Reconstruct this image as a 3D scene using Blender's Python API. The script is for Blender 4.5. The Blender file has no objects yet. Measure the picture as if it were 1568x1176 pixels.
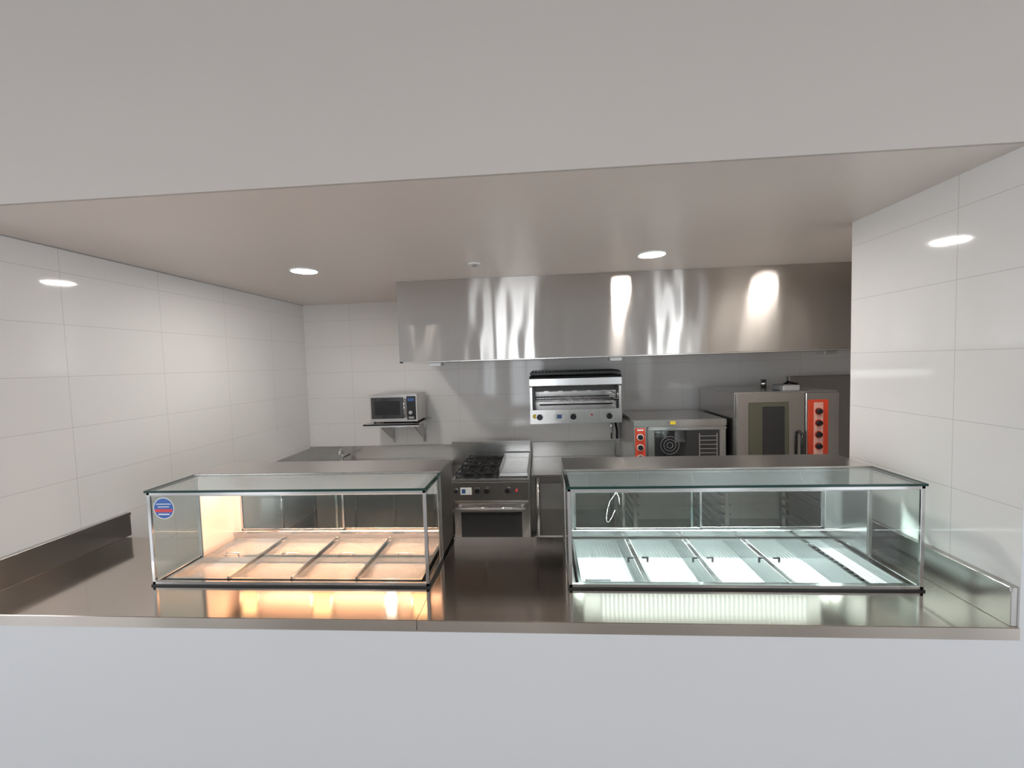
import bpy, bmesh, math, random
from mathutils import Matrix, Vector
random.seed(3)
S=bpy.context.scene
COL=bpy.context.collection
S.view_settings.view_transform='Standard'
S.view_settings.exposure=0.0

# ------------------------------------------------------------------ materials
MATS={}
def newmat(name):
    m=bpy.data.materials.new(name);m.use_nodes=True
    MATS[name]=m
    nt=m.node_tree
    return m,nt,nt.nodes['Principled BSDF'],nt.nodes['Material Output']
def lnk(nt,a,b): nt.links.new(a,b)
def plain(name,col,rough=.5,metal=0,emit=None,es=0,coat=0,noise=0.0,nscale=8):
    m,nt,p,o=newmat(name)
    p.inputs['Base Color'].default_value=(*col,1)
    p.inputs['Roughness'].default_value=rough
    p.inputs['Metallic'].default_value=metal
    if coat: p.inputs['Coat Weight'].default_value=coat
    if emit:
        p.inputs['Emission Color'].default_value=(*emit,1);p.inputs['Emission Strength'].default_value=es
    if noise:
        n=nt.nodes.new('ShaderNodeTexNoise');n.inputs['Scale'].default_value=nscale;n.inputs['Detail'].default_value=4
        g=nt.nodes.new('ShaderNodeNewGeometry');lnk(nt,g.outputs['Position'],n.inputs['Vector'])
        r=nt.nodes.new('ShaderNodeMapRange');r.inputs['To Min'].default_value=1-noise;r.inputs['To Max'].default_value=1+noise
        lnk(nt,n.outputs['Fac'],r.inputs['Value'])
        mx=nt.nodes.new('ShaderNodeVectorMath');mx.operation='SCALE';mx.inputs[0].default_value=col
        lnk(nt,r.outputs[0],mx.inputs['Scale']);lnk(nt,mx.outputs[0],p.inputs['Base Color'])
    return m
def steel(name,col=(.62,.60,.58),rough=.24,axis=0,bump=.12,wav=0,wscale=(3,1,.4),rvar=.10,tan=None,aniso=.75,wdet=1.5):
    """brushed stainless: fine lines run along `axis`; highlights stretch along `tan`"""
    m,nt,p,o=newmat(name)
    p.inputs['Metallic'].default_value=1
    p.inputs['Base Color'].default_value=(*col,1)
    g=nt.nodes.new('ShaderNodeNewGeometry')
    vm=nt.nodes.new('ShaderNodeVectorMath');vm.operation='MULTIPLY'
    s=[260,260,260];s[axis]=3
    vm.inputs[1].default_value=s
    lnk(nt,g.outputs['Position'],vm.inputs[0])
    n=nt.nodes.new('ShaderNodeTexNoise');n.inputs['Scale'].default_value=1;n.inputs['Detail'].default_value=2
    lnk(nt,vm.outputs[0],n.inputs['Vector'])
    r=nt.nodes.new('ShaderNodeMapRange');r.inputs['To Min'].default_value=rough-rvar/2;r.inputs['To Max'].default_value=rough+rvar/2
    lnk(nt,n.outputs['Fac'],r.inputs['Value']);lnk(nt,r.outputs[0],p.inputs['Roughness'])
    b=nt.nodes.new('ShaderNodeBump');b.inputs['Strength'].default_value=bump;b.inputs['Distance'].default_value=.0006
    lnk(nt,n.outputs['Fac'],b.inputs['Height'])
    if wav:
        v2=nt.nodes.new('ShaderNodeVectorMath');v2.operation='MULTIPLY';v2.inputs[1].default_value=wscale
        lnk(nt,g.outputs['Position'],v2.inputs[0])
        n2=nt.nodes.new('ShaderNodeTexNoise');n2.inputs['Scale'].default_value=1;n2.inputs['Detail'].default_value=wdet
        lnk(nt,v2.outputs[0],n2.inputs['Vector'])
        b2=nt.nodes.new('ShaderNodeBump');b2.inputs['Strength'].default_value=1;b2.inputs['Distance'].default_value=wav
        lnk(nt,n2.outputs['Fac'],b2.inputs['Height']);lnk(nt,b2.outputs[0],b.inputs['Normal'])
    lnk(nt,b.outputs[0],p.inputs['Normal'])
    if tan:
        p.inputs['Anisotropic'].default_value=aniso
        c=nt.nodes.new('ShaderNodeCombineXYZ')
        for i in range(3): c.inputs[i].default_value=tan[i]
        lnk(nt,c.outputs[0],p.inputs['Tangent'])
    return m
def tile(name,ax,offx,offz,w=.645,h=.31,col=(.81,.79,.77)):
    m,nt,p,o=newmat(name)
    g=nt.nodes.new('ShaderNodeNewGeometry');sp=nt.nodes.new('ShaderNodeSeparateXYZ');lnk(nt,g.outputs['Position'],sp.inputs[0])
    def M(op,a,b=None):
        n=nt.nodes.new('ShaderNodeMath');n.operation=op
        for i,x in enumerate((a,b)):
            if x is None: continue
            if isinstance(x,(int,float)): n.inputs[i].default_value=x
            else: lnk(nt,x,n.inputs[i])
        return n.outputs[0]
    def line(src,off,per):
        t=M('DIVIDE',M('SUBTRACT',src,off),per)
        f=M('FRACT',M('ADD',t,100.5))
        d=M('MULTIPLY',M('ABSOLUTE',M('SUBTRACT',f,.5)),per)
        return M('LESS_THAN',d,.0011)
    L=M('MAXIMUM',line(sp.outputs[ax],offx,w),line(sp.outputs[2],offz,h))
    mx=nt.nodes.new('ShaderNodeMix');mx.data_type='RGBA'
    mx.inputs['A'].default_value=(*col,1);mx.inputs['B'].default_value=(.50,.48,.46,1)
    lnk(nt,L,mx.inputs['Factor']);lnk(nt,mx.outputs['Result'],p.inputs['Base Color'])
    r=nt.nodes.new('ShaderNodeMapRange');r.inputs['To Min'].default_value=.06;r.inputs['To Max'].default_value=.6
    lnk(nt,L,r.inputs['Value']);lnk(nt,r.outputs[0],p.inputs['Roughness'])
    return m
def ribbed(name,col,metal=.45,rough=.3,per=.02,dist=.004):
    """pressed sheet with fine parallel ribs across x"""
    m,nt,p,o=newmat(name)
    p.inputs['Base Color'].default_value=(*col,1);p.inputs['Metallic'].default_value=metal;p.inputs['Roughness'].default_value=rough
    g=nt.nodes.new('ShaderNodeNewGeometry');sp=nt.nodes.new('ShaderNodeSeparateXYZ');lnk(nt,g.outputs['Position'],sp.inputs[0])
    a=nt.nodes.new('ShaderNodeMath');a.operation='MULTIPLY';a.inputs[1].default_value=2*math.pi/per;lnk(nt,sp.outputs[0],a.inputs[0])
    s=nt.nodes.new('ShaderNodeMath');s.operation='SINE';lnk(nt,a.outputs[0],s.inputs[0])
    b=nt.nodes.new('ShaderNodeBump');b.inputs['Distance'].default_value=dist;b.inputs['Strength'].default_value=.8
    lnk(nt,s.outputs[0],b.inputs['Height']);lnk(nt,b.outputs[0],p.inputs['Normal']);return m
def glass(name,tint=(.93,.98,.96)):
    m,nt,p,o=newmat(name);nt.nodes.remove(p)
    t=nt.nodes.new('ShaderNodeBsdfTransparent');t.inputs[0].default_value=(*tint,1)
    gl=nt.nodes.new('ShaderNodeBsdfGlossy');gl.inputs['Roughness'].default_value=.01
    lw=nt.nodes.new('ShaderNodeLayerWeight');lw.inputs['Blend'].default_value=.5
    pw=nt.nodes.new('ShaderNodeMath');pw.operation='POWER';pw.inputs[1].default_value=5;lnk(nt,lw.outputs['Facing'],pw.inputs[0])
    ma=nt.nodes.new('ShaderNodeMath');ma.operation='MULTIPLY_ADD';ma.inputs[1].default_value=.8;ma.inputs[2].default_value=.042;lnk(nt,pw.outputs[0],ma.inputs[0])
    mx=nt.nodes.new('ShaderNodeMixShader')
    lnk(nt,ma.outputs[0],mx.inputs[0]);lnk(nt,t.outputs[0],mx.inputs[1]);lnk(nt,gl.outputs[0],mx.inputs[2]);lnk(nt,mx.outputs[0],o.inputs[0])
    return m
def ribbed_light(name,col,strength,per=.016,low=.45):
    m,nt,p,o=newmat(name);nt.nodes.remove(p)
    g=nt.nodes.new('ShaderNodeNewGeometry');sp=nt.nodes.new('ShaderNodeSeparateXYZ');lnk(nt,g.outputs['Position'],sp.inputs[0])
    a=nt.nodes.new('ShaderNodeMath');a.operation='MULTIPLY';a.inputs[1].default_value=2*math.pi/per;lnk(nt,sp.outputs[0],a.inputs[0])
    s=nt.nodes.new('ShaderNodeMath');s.operation='SINE';lnk(nt,a.outputs[0],s.inputs[0])
    r=nt.nodes.new('ShaderNodeMapRange');r.inputs['From Min'].default_value=-1;r.inputs['To Min'].default_value=strength*low;r.inputs['To Max'].default_value=strength
    lnk(nt,s.outputs[0],r.inputs['Value'])
    e=nt.nodes.new('ShaderNodeEmission');e.inputs[0].default_value=(*col,1);lnk(nt,r.outputs[0],e.inputs[1]);lnk(nt,e.outputs[0],o.inputs[0])
    return m
def emitter(name,col,s):
    m,nt,p,o=newmat(name);nt.nodes.remove(p)
    e=nt.nodes.new('ShaderNodeEmission');e.inputs[0].default_value=(*col,1);e.inputs[1].default_value=s;lnk(nt,e.outputs[0],o.inputs[0]);return m

paint=plain('wall_paint',(.70,.695,.705),.55,noise=.015,nscale=2)
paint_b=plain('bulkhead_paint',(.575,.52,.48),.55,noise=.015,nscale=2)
ceilp=plain('ceiling_paint',(.78,.70,.65),.34,noise=.015,nscale=2)
foyc=plain('foyer_ceiling_paint',(.30,.29,.28),.6,noise=.015,nscale=2)
floorm=plain('floor_vinyl',(.42,.41,.40),.35,noise=.12,nscale=30)
tileL=tile('tile_left',1,2.32,1.70)
tileB=tile('tile_back',0,-2.26,1.645)
tileR=tile('tile_right',1,1.99,1.70)
st=steel('stainless',rough=.24)
stT=steel('stainless_counter',col=(.68,.61,.55),rough=.105,axis=0,wav=.002,wscale=(2.2,1.2,1),bump=.06,rvar=.05,tan=(0,1,0),aniso=.4)
stC=steel('stainless_case_top',col=(.64,.61,.58),rough=.20,axis=0,tan=(0,1,0),aniso=.6)
stH=steel('stainless_hood',col=(.50,.47,.44),rough=.18,axis=0,wav=.026,wscale=(2.1,1,.5),wdet=1.9,bump=.02,rvar=.02,tan=(0,0,1),aniso=1.0)
stV=steel('stainless_vertical',rough=.25,axis=2)
stD=steel('stainless_dark',col=(.30,.28,.265),rough=.3,axis=2)
stW=steel('stainless_pan',col=(.78,.78,.77),rough=.20,axis=1)
stP=steel('stainless_cold_pan',col=(.78,.79,.79),rough=.12,axis=1,rvar=.06)
ribP=ribbed('ribbed_pan_base',(.86,.90,.90))
ribH=plain('heated_pan_base',(.80,.77,.74),.24,.72)
chrome=plain('chrome',(.75,.75,.75),.12,1)
black=plain('black_enamel',(.015,.015,.016),.3)
castiron=plain('cast_iron',(.02,.02,.02),.6)
darkin=plain('oven_interior',(.05,.048,.045),.35,.6)
white=plain('white_plastic',(.85,.85,.84),.4)
red=plain('red_panel',(.72,.07,.03),.35)
print_m=plain('panel_print',(.8,.45,.38),.4)
yellow=plain('yellow_label',(.85,.65,.05),.5)
oven_refl=plain('oven_glass_reflection',(.12,.115,.08),.08,.2,coat=.5)  # yellow-green reflection on the oven window put into its base colour
dglass=plain('dark_door_glass',(.03,.03,.032),.05,.2,coat=1)
gcase=glass('case_glass',(.965,.99,.98))
gdoor=glass('door_glass',(.92,.96,.945))
gedge=plain('glass_edge',(.01,.05,.04),.1)
groove=plain('case_gasket',(.02,.02,.02),.5)
ledC=ribbed_light('cool_light_diffuser',(.86,1.0,.98),2.8,per=.026,low=.3)
ledD=emitter('cool_tube',(.85,1.0,.98),175)
heat=ribbed_light('heat_lamp_element',(1,.55,.26),4.5,per=.02,low=.8)
heatW=emitter('lamp_element_white',(1,.93,.82),5)
heatD=emitter('heat_strip_down',(1,.54,.33),105)
blue=plain('label_blue',(.03,.12,.42),.4)
redl=plain('label_red',(.70,.05,.06),.4)
gblue=plain('display_blue',(.05,.12,.3),.3)
warmp=plain('heated_liner',(.78,.72,.68),.30,.35)
grey=plain('grey_plastic',(.35,.35,.36),.5)

# ------------------------------------------------------------------ mesh builder
class B:
    def __init__(s,name,loc=None):
        s.name=name;s.bm=bmesh.new();s.mats=[]
    def mi(s,m):
        if m not in s.mats:s.mats.append(m)
        return s.mats.index(m)
    def _merge(s,b,m,smooth=False):
        i=s.mi(m)
        for f in b.faces:
            f.material_index=i;f.smooth=smooth
        me=bpy.data.meshes.new('t');b.to_mesh(me);b.free()
        s.bm.from_mesh(me);bpy.data.meshes.remove(me)
    def box(s,x0,x1,y0,y1,z0,z1,m,bev=0,seg=1,rot=None):
        b=bmesh.new();bmesh.ops.create_cube(b,size=1)
        for v in b.verts:
            v.co=Vector(((x0+x1)/2+v.co.x*(x1-x0),(y0+y1)/2+v.co.y*(y1-y0),(z0+z1)/2+v.co.z*(z1-z0)))
        if bev: bmesh.ops.bevel(b,geom=b.edges[:],offset=bev,segments=seg,affect='EDGES')
        if rot:
            c=Vector(((x0+x1)/2,(y0+y1)/2,(z0+z1)/2))
            bmesh.ops.rotate(b,verts=b.verts,cent=c,matrix=Matrix.Rotation(rot[0],3,rot[1]))
        s._merge(b,m,False);return s
    def cyl(s,p0,p1,r,m,seg=20,r2=None,caps=True):
        p0=Vector(p0);p1=Vector(p1);d=p1-p0
        b=bmesh.new();bmesh.ops.create_cone(b,cap_ends=caps,segments=seg,radius1=r,radius2=r if r2 is None else r2,depth=d.length)
        q=d.to_track_quat('Z','Y').to_matrix().to_4x4();q.translation=(p0+p1)/2
        bmesh.ops.transform(b,matrix=q,verts=b.verts)
        i=s.mi(m)
        for f in b.faces:
            f.material_index=i;f.smooth=len(f.verts)==4
        me=bpy.data.meshes.new('t');b.to_mesh(me);b.free();s.bm.from_mesh(me);bpy.data.meshes.remove(me)
        return s
    def torus(s,c,R,r,m,axis='Z',n=28,k=8):
        b=bmesh.new();vs=[]
        for i in range(n):
            a=2*math.pi*i/n;row=[]
            for j in range(k):
                t=2*math.pi*j/k
                x=(R+r*math.cos(t))*math.cos(a);y=(R+r*math.cos(t))*math.sin(a);z=r*math.sin(t)
                co={'Z':(x,y,z),'Y':(x,z,y),'X':(z,x,y)}[axis]
                row.append(b.verts.new(Vector(co)+Vector(c)))
            vs.append(row)
        for i in range(n):
            for j in range(k):
                b.faces.new((vs[i][j],vs[(i+1)%n][j],vs[(i+1)%n][(j+1)%k],vs[i][(j+1)%k]))
        bmesh.ops.recalc_face_normals(b,faces=b.faces)
        s._merge(b,m,True);return s
    def tube(s,pts,r,m,seg=10):
        for a,c in zip(pts[:-1],pts[1:]): s.cyl(a,c,r,m,seg)
        for p in pts[1:-1]:
            b=bmesh.new();bmesh.ops.create_uvsphere(b,u_segments=seg,v_segments=6,radius=r)
            bmesh.ops.translate(b,verts=b.verts,vec=Vector(p));s._merge(b,m,True)
        return s
    def poly(s,pts,x0,x1,m,bev=0):
        """extrude (y,z) polygon along x"""
        b=bmesh.new()
        A=[b.verts.new((x0,y,z)) for y,z in pts];C=[b.verts.new((x1,y,z)) for y,z in pts]
        n=len(pts);b.faces.new(A);b.faces.new(C[::-1])
        for i in range(n): b.faces.new((A[i],C[i],C[(i+1)%n],A[(i+1)%n]))
        bmesh.ops.recalc_face_normals(b,faces=b.faces)
        if bev: bmesh.ops.bevel(b,geom=b.edges[:],offset=bev,segments=1,affect='EDGES')
        s._merge(b,m);return s
    def knob(s,x,y,z,r,m=None,cap=None,d=.028):
        """round control knob on a face that looks towards -y"""
        m=m or black
        s.cyl((x,y,z),(x,y-.006,z),r*1.25,cap or chrome,24)
        s.cyl((x,y-.006,z),(x,y-d,z),r,m,24,r2=r*.85)
        s.box(x-r*.18,x+r*.18,y-d-.006,y-d+.002,z-r*.8,z+r*.8,m,.001)
        return s
    def done(s):
        me=bpy.data.meshes.new(s.name)
        xs=[v.co for v in s.bm.verts]
        mn=Vector((min(v.x for v in xs),min(v.y for v in xs),min(v.z for v in xs)))
        mxv=Vector((max(v.x for v in xs),max(v.y for v in xs),max(v.z for v in xs)))
        c=Vector(((mn.x+mxv.x)/2,(mn.y+mxv.y)/2,mn.z))
        bmesh.ops.translate(s.bm,verts=s.bm.verts,vec=-c)
        s.bm.to_mesh(me);s.bm.free()
        for m in s.mats: me.materials.append(m)
        o=bpy.data.objects.new(s.name,me);o.location=c;COL.objects.link(o);return o

XL,XR=-2.829,1.841
YF,YK,YB=1.7035,2.5565,4.88
ZC,Z0=2.7714,.92
XE=4.1            # far right side of kitchen
FX0,FX1,FY=-6.0,6.0,-6.5
FZ=4.0
# ------------------------------------------------------------------ room
B('floor').box(FX0,FX1,FY,YB+.1,-.1,0,floorm).done()
B('wall_left').box(XL-.12,XL,YF+.006,YB,0,ZC,tileL).done()
B('wall_back').box(XL-.12,XE+.1,YB,YB+.1,0,ZC,tileB).done()
B('wall_right').box(XR,XE,YF+.006,2.615,0,ZC,tileR).done()
B('wall_right_rear').box(XE,XE+.1,2.615,YB,0,ZC,tileL).done()
B('ceiling').box(XL-.12,XE+.1,YF+.02,YB+.1,ZC,ZC+.15,ceilp).done()
B('wall_front').box(XL,XR,YF+.0045,YF+.10,0,.870,paint).done()
B('wall_front_left').box(FX0,XL,YF+.0045,YF+.0058,0,ZC,paint).done()
B('wall_front_right').box(XR,FX1,YF+.0045,YF+.0058,0,ZC,paint).done()
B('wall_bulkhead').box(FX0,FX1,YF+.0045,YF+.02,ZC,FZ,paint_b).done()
B('trim_1').box(XL,XL+.004,YF+.02,YB,ZC-.005,ZC,grey).done()
B('ceiling_foyer').box(FX0-.1,FX1+.1,FY-.1,YF+.02,FZ,FZ+.1,foyc).done()
wn=[0]
def window(a,c,fixed,axis,wz0,wz1,inward):
    """framed window opening; axis 0 = wall runs along x (at y=fixed), axis 1 = wall runs along y (at x=fixed)"""
    wn[0]+=1
    w=B(f'window_{wn[0]}')  # windows in the foyer side walls are added for their daylight
    for (p,q,r_,s_) in ((a,a+.05,wz0,wz1),(c-.05,c,wz0,wz1),(a,c,wz0,wz0+.05),(a,c,wz1-.05,wz1),((a+c)/2-.03,(a+c)/2+.03,wz0,wz1),(a,c,2.1,2.14)):
        if axis==0: w.box(p,q,fixed-.08,fixed-.03,r_,s_,grey,.004)
        else:
            f0,f1=sorted((fixed-inward*.03,fixed-inward*.08));w.box(f0,f1,p,q,r_,s_,grey,.004)
    wo=w.done()
    l=bpy.data.lights.new('portal','AREA');l.shape='RECTANGLE';l.size=c-a;l.size_y=wz1-wz0;l.cycles.is_portal=True
    if axis==1: l.size,l.size_y=wz1-wz0,c-a
    o=bpy.data.objects.new('portal',l);COL.objects.link(o);o.parent=wo
    m=((a+c)/2,fixed-.02,(wz0+wz1)/2) if axis==0 else (fixed-inward*.02,(a+c)/2,(wz0+wz1)/2)
    o.location=Vector(m)-wo.location
    o.rotation_euler=(math.radians(90),0,0) if axis==0 else (0,math.radians(-90*inward),0)
def wall_open(name,a0,a1,fixed,axis,wins,wz0,wz1,inward=1):
    b=B(name)
    f0,f1=sorted((fixed,fixed-.1*inward))
    def bx(p,q,z0,z1):
        if axis==0: b.box(p,q,f0,f1,z0,z1,paint)
        else: b.box(f0,f1,p,q,z0,z1,paint)
    bx(a0,a1,0,wz0);bx(a0,a1,wz1,FZ)
    xs=[a0]+[v for w in wins for v in w]+[a1]
    for i in range(0,len(xs),2): bx(xs[i],xs[i+1],wz0,wz1)
    b.done()
    for a,c in wins: window(a,c,fixed,axis,wz0,wz1,inward)
wall_open('wall_foyer_rear',FX0,FX1,FY,0,[(-2.25,-1.75),(-1.2,.1),(3.85,4.85)],.3,3.4)
wall_open('wall_foyer_left',FY,YF+.02,FX0,1,[(-5.5,-3.2),(-2.7,-.4)],.3,2.9,1)  # side windows added out of view to brighten the front wall
wall_open('wall_foyer_right',FY,YF+.02,FX1,1,[(-5.5,-3.2),(-2.7,-.4)],.3,2.9,-1)  # same added, unseen windows on this side, for more daylight

# ------------------------------------------------------------------ serving counter
cx=[(-2.0238,-.5716),(.1104,1.7104)]
CY0,CY1,CYM,CZ=1.9637,2.545,2.262,1.4195
seam=-.56
c=B('serving_counter')
def top(x0,x1,y0,y1): c.box(x0,x1,y0,y1,Z0-.012,Z0,stT)
cl,cr=XL+.001,XR-.001
for x0,x1 in ((cl,seam-.0012),(seam+.0012,cr)):
    top(x0,x1,YF+.004,CY0+.03);top(x0,x1,CY1-.045,YK)
    c.box(x0,x1,YF,YF+.004,Z0-.045,Z0-.002,stT)
    c.box(x0,x1,YF,YF+.02,Z0-.049,Z0-.045,stT)
    c.box(x0,x1,YK-.003,YK,Z0-.05,Z0-.012,stT)
top(cl,cx[0][0]+.03,CY0+.03,CY1-.045);top(cx[0][1]-.03,seam-.0012,CY0+.03,CY1-.045)
top(seam+.0012,cx[1][0]+.03,CY0+.03,CY1-.045);top(cx[1][1]-.03,cr,CY0+.03,CY1-.045)
for xa,xb,xc,xd in ((cl,cl+.026,cl+.02,cl+.032),(cr-.026,cr,cr-.032,cr-.02)):
    c.box(xa,xb,YF+.01,2.60,Z0,1.078,st,.002);c.box(xc,xd,YF+.01,2.60,1.060,1.080,st,.002)
c.done()
b=B('under_counter_shelf')
b.box(XL+.03,XR-.03,1.86,YK-.04,.28,.30,st)
for x in (XL+.1,-2.08,-.2,.05,XR-.07):
    for y in (1.88,YK-.07): b.cyl((x,y,0),(x,y,.74),.02,st)
b.box(XL+.08,XR-.05,YK-.085,YK-.055,.71,.74,st)
b.done()

# ------------------------------------------------------------------ display cases
def pan(b,x0,x1,y0,y1,z,d,m,base=None,t=.0025,rim=.012):
    b.box(x0,x1,y0,y1,z-d,z-d+t,base or m)
    b.box(x0,x0+t,y0,y1,z-d,z,m);b.box(x1-t,x1,y0,y1,z-d,z,m)
    b.box(x0,x1,y0,y0+t,z-d,z,m);b.box(x0,x1,y1-t,y1,z-d,z,m)
    for q in ((x0-rim,x0+t,y0-rim,y1+rim),(x1-t,x1+rim,y0-rim,y1+rim),(x0,x1,y0-rim,y0+t),(x0,x1,y1-t,y1+rim)):
        b.box(*q,z,z+.003,m)
def case(name,x0,x1,hot):
    b=B(name)
    liner=warmp if hot else stW
    p=.018
    b.box(x0,x1,CY0,CY0+p,Z0,Z0+.022,chrome,.002);b.box(x0,x0+p,CY0,CY1,Z0,Z0+.022,chrome,.002)
    b.box(x1-p,x1,CY0,CY1,Z0,Z0+.022,chrome,.002)
    b.box(x0-.004,x1+.004,CY0-.004,CY0,Z0,Z0+.008,groove)
    for x in (x0,x1-p):
        b.box(x,x+p,CY0,CY0+p*.7,Z0+.02,CZ-.012,chrome,.002)
    b.box(x0,x1,CY0+.001,CY0+p*.7,CZ-.030,CZ-.012,chrome,.002)
    for x in (x0,x1-p): b.box(x,x+p,CY0,CYM,CZ-.026,CZ-.012,chrome,.001)
    b.box(x0+p,x1-p,CY0+.004,CY0+.009,Z0+.02,CZ-.028,gcase)
    b.box(x0+.004,x0+.009,CY0+p,CYM,Z0+.02,CZ-.02,gcase);b.box(x1-.009,x1-.004,CY0+p,CYM,Z0+.02,CZ-.02,gcase)
    b.box(x0-.002,x1+.002,CY0-.004,CYM+.01,CZ-.010,CZ-.002,gcase)
    b.box(x0-.004,x1+.004,CY0-.008,CY0-.003,CZ-.012,CZ-.001,gedge)
    b.box(x0-.004,x0-.001,CY0-.006,CYM+.01,CZ-.011,CZ-.001,gedge);b.box(x1+.001,x1+.004,CY0-.006,CYM+.01,CZ-.011,CZ-.001,gedge)
    for xa,xb in ((x0,x0+.020),(x1-.020,x1)):
        b.box(xa,xb,CYM,CY1,Z0,CZ-.004,stD if hot else stV,.0015)
    for xa,xb in ((x0+.020,x0+.024),(x1-.024,x1-.020)):
        b.box(xa,xb,CYM+.004,CY1-.03,Z0+.01,CZ-.05,liner)
    b.box(x0,x1,CYM,CY1,CZ-.010,CZ+.003,stC,.002)
    b.box(x0+.02,x1-.02,CYM,CYM+.003,CZ-.125,CZ-.01,liner)
    b.box(x0+.02,x1-.02,CYM,CYM+.012,CZ-.128,CZ-.125,chrome)
    b.box(x0+.02,x1-.02,CY1-.012,CY1,1.235,CZ-.01,liner)
    b.box(x0+.02,x1-.02,CY1-.035,CY1,Z0-.01,.975,liner,.002)
    b.box(x0+.02,x1-.02,CY1-.045,CY1-.035,.965,.985,chrome,.002)
    b.box(x0+.02,x0+.07,CY1-.03,CY1,.97,1.24,liner,.002);b.box(x1-.07,x1-.02,CY1-.03,CY1,.97,1.24,liner,.002)
    xm=(x0+x1)/2
    for k,(xa,xb) in enumerate(((x0+.07,xm+.03),(xm-.03,x1-.07))):
        y=CY1-.022+k*.012
        b.box(xa,xb,y,y+.004,.985,1.235,gdoor)
        b.box(xa,xb,y-.003,y+.007,.975,.992,chrome,.001);b.box(xa,xa+.012,y-.003,y+.007,.98,1.235,chrome,.001)
        b.box(xb-.012,xb,y-.003,y+.007,.98,1.235,chrome,.001)
    if hot:
        b.box(x0+.05,x1-.05,CY1-.05,CY1-.015,1.25,CZ-.012,warmp)
        for xc_,ww,mm in ((-1.90,.05,heat),(-1.42,.06,heat),(-.97,.03,heatW),(-.78,.05,heat)):
            b.box(xc_-ww,xc_+ww,CY1-.060,CY1-.050,1.25,1.385,mm,.003)
            for q in (xc_-ww-.012,xc_+ww): b.box(q,q+.012,CY1-.07,CY1-.05,1.25,1.40,chrome,.002)
        b.box(x0+.08,x1-.08,CYM+.03,CYM+.10,CZ-.040,CZ-.012,chrome,.002)
        b.box(x0+.10,x1-.10,CYM+.04,CYM+.09,CZ-.046,CZ-.041,heatD)
    else:
        b.box(x0+.12,x1-.10,CY1-.045,CY1-.015,1.245,CZ-.012,white)
        b.box(.33,1.53,CY1-.055,CY1-.045,1.25,1.395,ledC,.002)
        b.box(x0+.08,x1-.08,CYM+.03,CYM+.10,CZ-.040,CZ-.012,white,.002)
        b.box(x0+.10,x1-.10,CYM+.04,CYM+.09,CZ-.046,CZ-.041,ledD)
    wx0,wx1,wy0,wy1=x0+.045,x1-.045,CY0+.04,CY1-.06
    for q in ((x0+.031,x0+.033,CY0+.031,CY1-.046),(x1-.033,x1-.031,CY0+.031,CY1-.046),(x0+.031,x1-.031,CY0+.031,CY0+.033),(x0+.031,x1-.031,CY1-.048,CY1-.046)):
        b.box(*q,.76,Z0+.01,stW)
    b.box(x0+.031,x1-.031,CY0+.031,CY1-.046,.755,.76,stW)
    if hot:
        n=4;w=(wx1-wx0)/n;z=Z0+.022
        for i in range(n):
            xa=wx0+i*w+.014;xb=wx0+(i+1)*w-.014
            ym=wy0+(wy1-wy0)*.5
            pan(b,xa,xb,wy0,ym-.014,z,.03,stW,ribH);pan(b,xa,xb,ym+.014,wy1,z,.03,stW,ribH)
            b.tube([((xa+xb)/2-.04,ym,z+.006),((xa+xb)/2-.04,ym,z+.02),((xa+xb)/2+.04,ym,z+.02),((xa+xb)/2+.04,ym,z+.006)],.0035,chrome,8)
            if i: b.box(wx0+i*w-.006,wx0+i*w+.006,wy0-.01,wy1+.01,z,z+.014,chrome,.002)
    else:
        z=Z0+.012
        xe=wx1-.17
        n=4;w=(xe-wx0)/n
        for i in range(n):
            xa=wx0+i*w+.016;xb=wx0+(i+1)*w-.016
            pan(b,xa,xb,wy0,wy1,z,.11,stP,ribP)
            if i:
                xx=wx0+i*w
                b.box(xx-.012,xx+.012,wy0-.01,wy1+.01,z,z+.006,stW,.002)
                b.box(xx-.016,xx-.012,wy0,wy1,z-.03,z+.004,grey);b.box(xx+.012,xx+.016,wy0,wy1,z-.03,z+.004,grey)
                yy=wy0+.2
                b.tube([(xx-.05,yy,z+.004),(xx-.05,yy,z+.028),(xx-.02,yy,z+.028)],.006,black,8)
                b.tube([(xx+.05,yy,z+.004),(xx+.05,yy,z+.028),(xx+.02,yy,z+.028)],.006,black,8)
        pan(b,xe+.014,wx1-.004,wy0,wy1,z,.05,stP,ribP)
        for i in range(11):
            yy=wy0+.03+i*.035
            b.box(xe-.006+.0,xe+.012,yy,yy+.016,z+.003,z+.0065,black)
        # drain plate lying across the front of the first pan
        b.box(wx0+.05,wx0+.18,wy0+.045,wy0+.145,z-.070,z-.060,black,.002)
        for i in range(6): b.box(wx0+.055,wx0+.175,wy0+.053+i*.015,wy0+.058+i*.015,z-.060,z-.057,grey)
        pts=[(x0+.30+.04*math.cos(t*.5),CY1-.06,1.12+.08*math.sin(t*.62)+(.03 if t<3 else 0)) for t in range(0,11)]
        b.tube(pts,.0014,white,6)
    return b.done()
hotc=case('heated_food_display_case',*cx[0],True)
coldc=case('refrigerated_food_display_case',*cx[1],False)
b=B('round_sticker')
sx_,sz_,sy_=-1.935,1.325,CY0+.0035
b.cyl((sx_,sy_,sz_),(sx_,sy_-.0008,sz_),.056,white,40)
b.cyl((sx_,sy_-.0008,sz_),(sx_,sy_-.0014,sz_),.052,blue,40)
b.box(sx_-.047,sx_+.047,sy_-.002,sy_-.0014,sz_-.020,sz_-.004,redl)
for i,ww in enumerate((.03,.04)): b.box(sx_-ww,sx_+ww,sy_-.002,sy_-.0014,sz_+.006+i*.014,sz_+.010+i*.014,white)
b.box(sx_-.03,sx_+.03,sy_-.002,sy_-.0014,sz_-.034,sz_-.028,white)
b.done()

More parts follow.
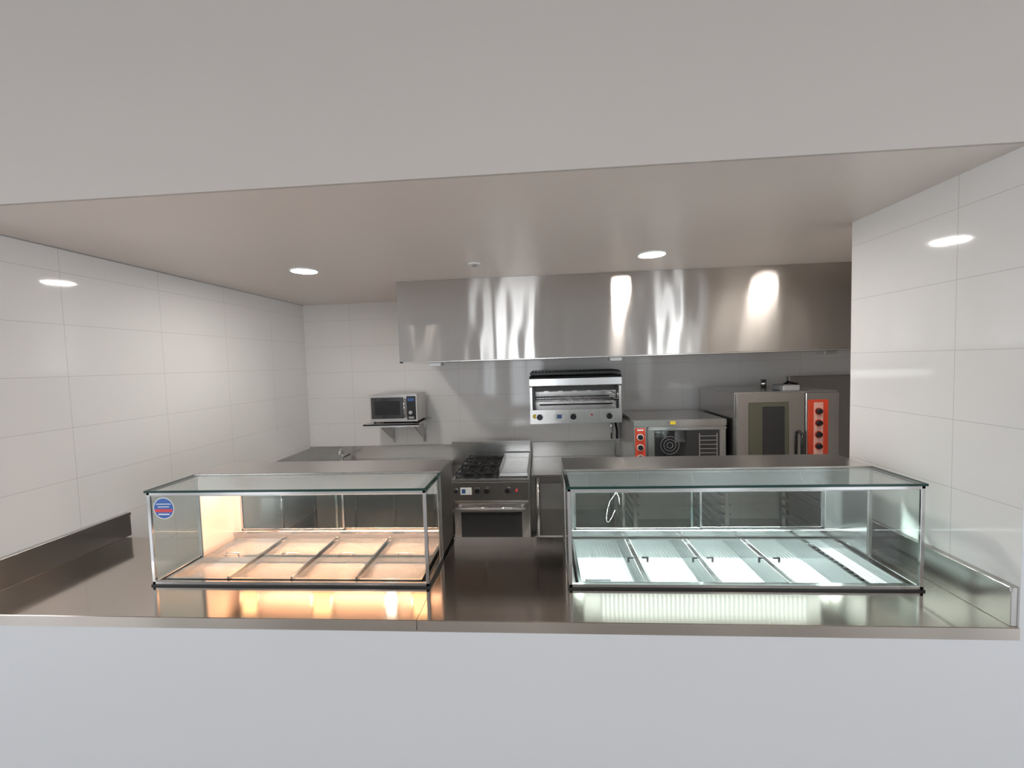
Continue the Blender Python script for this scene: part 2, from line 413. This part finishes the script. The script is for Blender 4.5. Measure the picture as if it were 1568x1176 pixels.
# ------------------------------------------------------------------ back benches
b=B('kitchen_bench')
y0=4.06;ye=YB-.002
b.box(XL+.002,-1.045,y0,ye,.87,.90,st,.003)
b.box(XL+.002,-1.045,ye-.02,ye,.90,1.060,st,.002);b.box(XL+.002,XL+.022,y0,ye,.90,1.045,st,.002)
b.box(XL+.03,-1.06,y0+.05,ye-.02,.25,.27,st)
for x in (XL+.08,-1.9,-1.08):
    for y in (y0+.07,ye-.07): b.cyl((x,y,0),(x,y,.87),.02,st)
for i in range(3): 
    b.box(-2.35+i*.42,-2.35+i*.42+.40,y0+.04,y0+.06,.30,.86,stD,.004);b.box(-2.30+i*.42,-2.0+i*.42,y0+.02,y0+.04,.78,.80,chrome,.003)
b.done()
b=B('sink_faucet')
fx,fy=-2.35,4.72
b.cyl((fx,fy,.90),(fx,fy,.93),.028,chrome)
b.tube([(fx,fy,.93),(fx,fy,1.0),(fx+.02,fy-.06,1.06),(fx+.04,fy-.14,1.07),(fx+.05,fy-.18,1.02)],.011,chrome)
b.tube([(fx,fy,.95),(fx+.1,fy-.02,1.0)],.008,black)
b.done()
b=B('kitchen_bench')
x0,x1=-.12,.845
b.box(x0,x1,y0,ye,.87,.90,st,.003);b.box(x0,x1,ye-.02,ye,.90,1.075,st,.002)
b.box(x0+.03,x1-.03,y0+.05,ye-.02,.25,.27,st)
for x in (x0+.06,x1-.06):
    for y in (y0+.06,ye-.07): b.cyl((x,y,0),(x,y,.87),.02,st)
b.box(x0+.06,x1-.06,y0+.05,y0+.07,.80,.87,st)
b.done()
b=B('oven_stand')
x0,x1=.86,2.72
b.box(x0,x1,4.02,ye,.87,.90,st,.003);b.box(x0,x1,4.05,ye,.12,.14,st)
for x in (x0+.02,1.74,x1-.02):
    for y in (4.05,ye-.03): b.box(x-.018,x+.018,y-.018,y+.018,0,.87,st,.002)
for xa,xb in ((x0+.02,1.74),(1.74,x1-.02)):
    for k in range(7):
        z=.22+k*.09
        for x,s in ((xa,1),(xb,-1)):
            b.box(min(x+s*.018,x+s*.05),max(x+s*.018,x+s*.05),4.06,ye-.05,z,z+.003,st)
            b.box(min(x+s*.018,x+s*.021),max(x+s*.018,x+s*.021),4.06,ye-.05,z,z+.02,st)
b.done()

# ------------------------------------------------------------------ gas range
b=B('gas_range')
x0,x1,yf,yr=-.877,-.137,3.90,4.70
b.box(x0,x1,yf+.06,yr,.10,.86,stV,.003)
for x in (x0+.05,x1-.05):
    for y in (yf+.1,yr-.08): b.cyl((x,y,0),(x,y,.10),.022,chrome)
b.box(x0-.003,x1+.003,yf+.02,yr,.86,.905,st,.006,2)
b.poly([(yf+.03,.895),(yf,.88),(yf+.0,.70),(yf+.03,.69),(yf+.08,.69),(yf+.08,.895)],x0,x1,stV,.002)
b.box(x0-.15,x1-.0,yr-.03,yr,.86,1.125,st,.004,2);b.box(x0-.15,x1,yr-.06,yr,1.10,1.13,st,.004,2)
bx0,bx1=x0+.02,x0+.44
b.box(bx0,bx1,yf+.06,yr-.06,.905,.910,black)
for i in range(2):
    for j in range(2):
        cx_=bx0+.105+i*.21;cy_=yf+.22+j*.33
        b.cyl((cx_,cy_,.91),(cx_,cy_,.925),.055,castiron,24);b.cyl((cx_,cy_,.925),(cx_,cy_,.935),.035,chrome,24,r2=.03)
        b.torus((cx_,cy_,.95),.05,.006,castiron)
        b.box(cx_-.10,cx_+.10,cy_-.005,cy_+.005,.944,.958,castiron,.002)
        b.box(cx_-.005,cx_+.005,cy_-.15,cy_+.15,.944,.958,castiron,.002)
        for q in ((cx_-.10,cx_-.09,cy_-.155,cy_+.155),(cx_+.09,cx_+.10,cy_-.155,cy_+.155),(cx_-.10,cx_+.10,cy_-.155,cy_-.145),(cx_-.10,cx_+.10,cy_+.145,cy_+.155)):
            b.box(*q,.940,.956,castiron,.002)
        for sx in (-.095,.095):
            for sy in (-.15,.15): b.box(cx_+sx-.006,cx_+sx+.006,cy_+sy-.006,cy_+sy+.006,.91,.945,castiron)
b.box(bx1+.01,x1-.01,yf+.08,yr-.06,.905,.945,stW,.004)
b.box(bx1+.01,bx1+.018,yf+.08,yr-.06,.945,.985,st,.001);b.box(x1-.018,x1-.01,yf+.08,yr-.06,.945,.985,st,.001)
b.box(bx1+.01,x1-.01,yr-.075,yr-.065,.945,1.0,st,.001)
b.box(bx1+.01,x1-.01,yf+.03,yf+.075,.905,.93,stW,.003)
b.box(x0+.08,x0+.19,yf-.003,yf+.002,.76,.83,white,.001);b.box(x0+.095,x0+.13,yf-.005,yf-.002,.775,.815,gblue)
for x in (x0+.245,x0+.335,x0+.535,): b.knob(x,yf,.80,.026)
b.cyl((x0+.62,yf,.80),(x0+.62,yf-.012,.80),.012,redl,16)
b.knob(x0+.04,yf,.80,.020)
b.box(x0+.015,x1-.015,yf+.02,yf+.065,.16,.675,stV,.006,2)
b.box(x0+.075,x1-.075,yf+.015,yf+.022,.26,.585,dglass,.003)
for x in (x0+.07,x1-.07): b.box(x-.012,x+.012,yf-.03,yf+.03,.625,.645,chrome,.003)
b.cyl((x0+.04,yf-.03,.635),(x1-.04,yf-.03,.635),.014,chrome)
b.done()

# ------------------------------------------------------------------ salamander grill
b=B('salamander_grill')
x0,x1,yf,yr=-.12,.83,4.36,YB-.004
b.box(x0,x1,yf+.02,yr,1.36,1.375,stV)
b.box(x0,x0+.03,yf+.01,yr,1.36,1.86,stV,.003);b.box(x1-.03,x1,yf+.01,yr,1.36,1.86,stV,.003)
b.box(x0+.03,x1-.03,yr-.02,yr,1.375,1.86,stV)
b.box(x0,x1,yf+.01,yr,1.845,1.862,stV,.003)
b.box(x0+.0,x1-.0,yf,yf+.02,1.36,1.505,stV,.004,2)
b.box(x0+.03,x1-.03,yf+.02,yr-.02,1.49,1.50,stW)
b.poly([(yf-.01,1.745),(yf-.03,1.76),(yf-.03,1.835),(yf,1.86),(yf+.05,1.86),(yf+.05,1.745)],x0,x1,stW,.003)
b.box(x0+.01,x1-.01,yf-.02,yr-.02,1.872,1.900,black,.004)
for i in range(24): 
    x=x0+.03+i*(x1-x0-.06)/23; b.box(x-.004,x+.004,yf,yr-.03,1.898,1.908,castiron)
b.box(x0+.03,x1-.03,yf+.05,yr-.03,1.70,1.745,darkin)
for i in range(6):
    x=x0+.1+i*.15;b.box(x-.05,x+.05,yf+.08,yr-.08,1.69,1.70,grey)
for i in range(26):
    x=x0+.06+i*(x1-x0-.12)/25; b.cyl((x,yf+.0,1.60),(x,yr-.06,1.60),.0035,chrome,6)
for y in (yf,yf+.2,yr-.06): b.cyl((x0+.05,y,1.60),(x1-.05,y,1.60),.006,chrome,8)
b.cyl((x0+.10,yf-.005,1.56),(x1-.10,yf-.005,1.56),.008,black,8)
for q in ((x0+.028,x0+.055),(x1-.055,x1-.028)): b.box(*q,yf+.005,yf+.05,1.51,1.745,black,.003)
for x in (x0+.045,x1-.045):
    for k in range(4): b.box(x-.012,x+.012,yf+.02,yr-.05,1.53+k*.04,1.534+k*.04,st)
b.tube([(x1-.06,yf-.01,1.60),(x1-.05,yf-.05,1.62),(x1-.05,yf-.05,1.70)],.008,chrome)
for x in (x0+.10,x0+.45,x0+.82): b.knob(x,yf,1.43,.033)
b.box(x0+.26,x0+.35,yf-.003,yf+.001,1.40,1.47,white);b.box(x0+.28,x0+.33,yf-.005,yf-.002,1.415,1.455,gblue)
b.cyl((x0+.05,yf,1.44),(x0+.05,yf-.003,1.44),.024,yellow,24)
b.cyl((x0+.64,yf,1.45),(x0+.64,yf-.010,1.45),.010,redl,16)
b.tube([(x1-.03,yr-.02,1.37),(x1-.03,yr-.02,1.10)],.012,chrome);b.tube([(x1-.0,yr-.03,1.36),(x1+.03,yr-.03,1.2),(x1+.03,yr-.03,1.10)],.012,black)
b.done()

# ------------------------------------------------------------------ microwave + shelf
b=B('wall_shelf')
b.box(-1.93,-1.31,4.36,YB-.002,1.372,1.39,st,.002);b.box(-1.93,-1.31,4.36,4.365,1.355,1.39,stW,.001)
for x in (-1.78,-1.40):
    b.box(x-.015,x+.015,YB-.02,YB-.002,1.10,1.372,st);b.poly([(4.42,1.372),(YB-.01,1.372),(YB-.01,1.14),(YB-.04,1.14)],x-.004,x+.004,st)
b.done()
b=B('microwave_oven')
x0,x1,yf,yr,z0,z1=-1.885,-1.352,4.45,4.82,1.403,1.70
for x in (x0+.04,x1-.04):
    for y in (yf+.04,yr-.04): b.cyl((x,y,1.39),(x,y,z0),.014,black)
b.box(x0,x1,yf+.02,yr,z0,z1,stV,.006,2)
b.box(x0,x1,yf,yf+.02,z0,z1,stV,.005,2)
b.box(x0+.02,x1-.15,yf-.006,yf+.001,z0+.035,z1-.03,dglass,.004)
b.box(x0+.06,x1-.19,yf-.009,yf-.005,z0+.075,z1-.07,black,.002)
b.box(x1-.115,x1-.015,yf-.005,yf+.001,z0+.02,z1-.02,black,.003)
b.box(x1-.10,x1-.03,yf-.007,yf-.004,z1-.075,z1-.04,gblue)
b.knob(x1-.065,yf-.005,z0+.10,.024,chrome,black)
b.box(x1-.095,x1-.035,yf-.010,yf-.004,z0+.03,z0+.055,grey,.002)
b.tube([(x1-.135,yf,z1-.05),(x1-.135,yf-.03,z1-.05),(x1-.135,yf-.03,z0+.05),(x1-.135,yf,z0+.05)],.008,chrome)
b.done()

# ------------------------------------------------------------------ convection oven
b=B('convection_oven')
x0,x1,yf,yr,z0,z1=.875,1.735,4.03,4.75,.935,1.425
for x in (x0+.06,x1-.06):
    for y in (yf+.08,yr-.08): b.cyl((x,y,.90),(x,y,z0),.022,black)
b.box(x0,x1,yf+.015,yr,z0,z1,stV,.006,2)
b.box(x0,x1,yf-.005,yf+.02,z1-.06,z1,stV,.004,2)
b.box(x0+.0,x0+.12,yf-.005,yf+.02,z0,z1-.062,stV,.003)
b.box(x0+.012,x0+.105,yf-.009,yf-.004,z0+.02,z1-.075,red,.002)
for k in range(3): b.knob(x0+.058,yf-.009,z0+.33-k*.10,.026,black,white)
b.box(x0+.03,x0+.09,yf-.011,yf-.008,z1-.10,z1-.085,white)
b.box(x0+.13,x1-.01,yf-.012,yf+.012,z0+.01,z1-.065,stV,.005,2)
b.box(x0+.19,x1-.07,yf-.018,yf-.011,z0+.05,z1-.10,dglass,.004)
fcx=(x0+x1)/2-.10
for R_ in (.085,.055,.028): b.torus((fcx,yf-.019,z0+.25),R_,.0015,grey,'Y',36)
for k in range(7): b.box(x1-.25,x1-.10,yf-.020,yf-.017,z0+.09+k*.04,z0+.096+k*.04,chrome)
for q in (x1-.26,x1-.10): b.box(q,q+.008,yf-.020,yf-.017,z0+.07,z0+.36,chrome)
b.box(x0+.13,x1-.01,yf-.03,yf-.012,z1-.09,z1-.07,chrome,.003)
b.box(x0+.34,x0+.39,yf-.009,yf-.004,z1-.045,z1-.012,yellow,.001)
b.done()
# ------------------------------------------------------------------ combi oven
b=B('combi_oven')
x0,x1,yf,yr,z0,z1=1.765,2.665,3.92,4.76,.935,1.675
for x in (x0+.06,x1-.06):
    for y in (yf+.15,yr-.08): b.cyl((x,y,.90),(x,y,z0),.022,black)
b.box(x0,x1,yf+.02,yr,z0,z1,stV,.006,2)
b.box(x0+.005,x0+.60,yf-.015,yf+.02,z0+.01,z1-.01,stC,.006,2)
b.box(x0+.11,x0+.46,yf-.020,yf-.014,z0+.08,z1-.09,oven_refl,.006)
b.box(x0+.23,x0+.42,yf-.022,yf-.019,z0+.12,z1-.13,dglass,.004)
b.tube([(x0+.55,yf-.015,z0+.38),(x0+.55,yf-.06,z0+.36),(x0+.55,yf-.06,z0+.16),(x0+.55,yf-.015,z0+.14)],.014,black)
b.box(x0+.61,x1-.005,yf-.012,yf+.02,z0+.01,z1-.01,stV,.004)
b.box(x0+.625,x0+.80,yf-.016,yf-.011,z0+.03,z1-.075,red,.003)
b.box(x0+.675,x0+.755,yf-.018,yf-.015,z0+.10,z1-.10,print_m,.002)
for k in range(4): b.knob(x0+.715,yf-.017,z0+.56-k*.105,.026,black,red)
b.box(x0+.63,x0+.795,yf-.019,yf-.015,z0+.06,z0+.10,white)
for k in range(3): b.cyl((x0+.66+k*.05,yf-.018,z0+.08),(x0+.66+k*.05,yf-.024,z0+.08),.010,black,14)
b.box(x0+.45,x0+.60,yf+.05,yf+.25,z1,z1+.055,grey,.01)
b.cyl((x0+.50,yf+.5,z1),(x0+.50,yf+.5,z1+.09),.03,chrome)
b.tube([(x0+.62,yf+.4,z1+.02),(x0+.70,yf+.42,z1+.06),(x0+.80,yf+.45,z1+.04),(x0+.86,yf+.6,z1+.01)],.012,black)
b.done()
B('steel_wall_panel').box(2.75,3.9,YB-.06,YB-.002,.0,1.765,stD,.003).done()

# ------------------------------------------------------------------ extraction hood
b=B('extraction_hood')
x0,x1,yf,zb=-1.276,3.95,3.7254,2.048
b.box(x0,x1,yf,yf+.004,zb,ZC-.001,stH)
b.box(x0,x0+.004,yf+.004,YB-.01,zb,ZC-.001,stH)
b.box(x1-.004,x1,yf+.004,YB-.01,zb,ZC-.001,stH)
b.box(x0,x1,yf,yf+.035,zb-.012,zb,st,.002);b.box(x0,x0+.035,yf,YB-.01,zb-.012,zb,st,.002)
b.box(x0+.004,x1-.004,yf+.004,YB-.01,2.55,2.56,stD)
n=9
for i in range(n):
    xa=x0+.05+i*(x1-x0-.1)/n;xb=xa+(x1-x0-.1)/n-.01
    b.poly([(YB-.25,2.09),(YB-.22,2.07),(YB-.60,2.54),(YB-.63,2.55)],xa,xb,stD)
b.box(x0,x1,YB-.30,YB-.01,zb-.01,zb+.03,st,.002)
for x in (-1.0,.70,2.60):
    b.box(x-.055,x+.055,yf+.20,yf+.34,zb-.045,zb-.012,st,.006,2);b.cyl((x,yf+.27,zb-.012),(x,yf+.27,zb+.02),.02,st)
    b.box(x-.07,x+.07,yf+.15,yf+.36,zb-.014,zb-.010,stD)
b.done()

# ------------------------------------------------------------------ ceiling fittings
def downlight(x,y,z=ZC,L=300,col=(1,.95,.90)):
    b=B('downlight')
    b.torus((x,y,z-.003),.098,.008,white)
    b.cyl((x,y,z-.006),(x,y,z-.0005),.092,emitter('downlight_diffuser',col,L),32)
    return b.done()
downlight(-1.80,3.15,L=170);downlight(.83,3.14,L=260);downlight(2.28,3.02,L=100)
for x in (-3.6,0.0,3.6):
    for y in (-4.5,-1.6): downlight(x,y,FZ,L=150,col=(1,.93,.86))  # unseen foyer lamps, added to wash the bulkhead with light
b=B('ceiling_sprinkler');x,y=-.48,3.19
b.cyl((x,y,ZC),(x,y,ZC-.008),.05,white,28,r2=.045);b.cyl((x,y,ZC-.008),(x,y,ZC-.02),.018,grey,16)
b.done()

# ------------------------------------------------------------------ world + camera
w=bpy.data.worlds.new('World');S.world=w;w.use_nodes=True
bg=w.node_tree.nodes['Background'];bg.inputs[0].default_value=(.88,.94,1,1);bg.inputs[1].default_value=5.5
cd=bpy.data.cameras.new('camera');cam=bpy.data.objects.new('camera',cd);COL.objects.link(cam);S.camera=cam
cd.sensor_width=36;cd.lens=638.86/1568*36;cd.clip_start=.02
M=Matrix.Rotation(.0690,4,'Z')@Matrix.Rotation(math.pi/2-.0521,4,'X')@Matrix.Rotation(-.03,4,'Z')
M.translation=(0,0,2.0157);cam.matrix_world=M
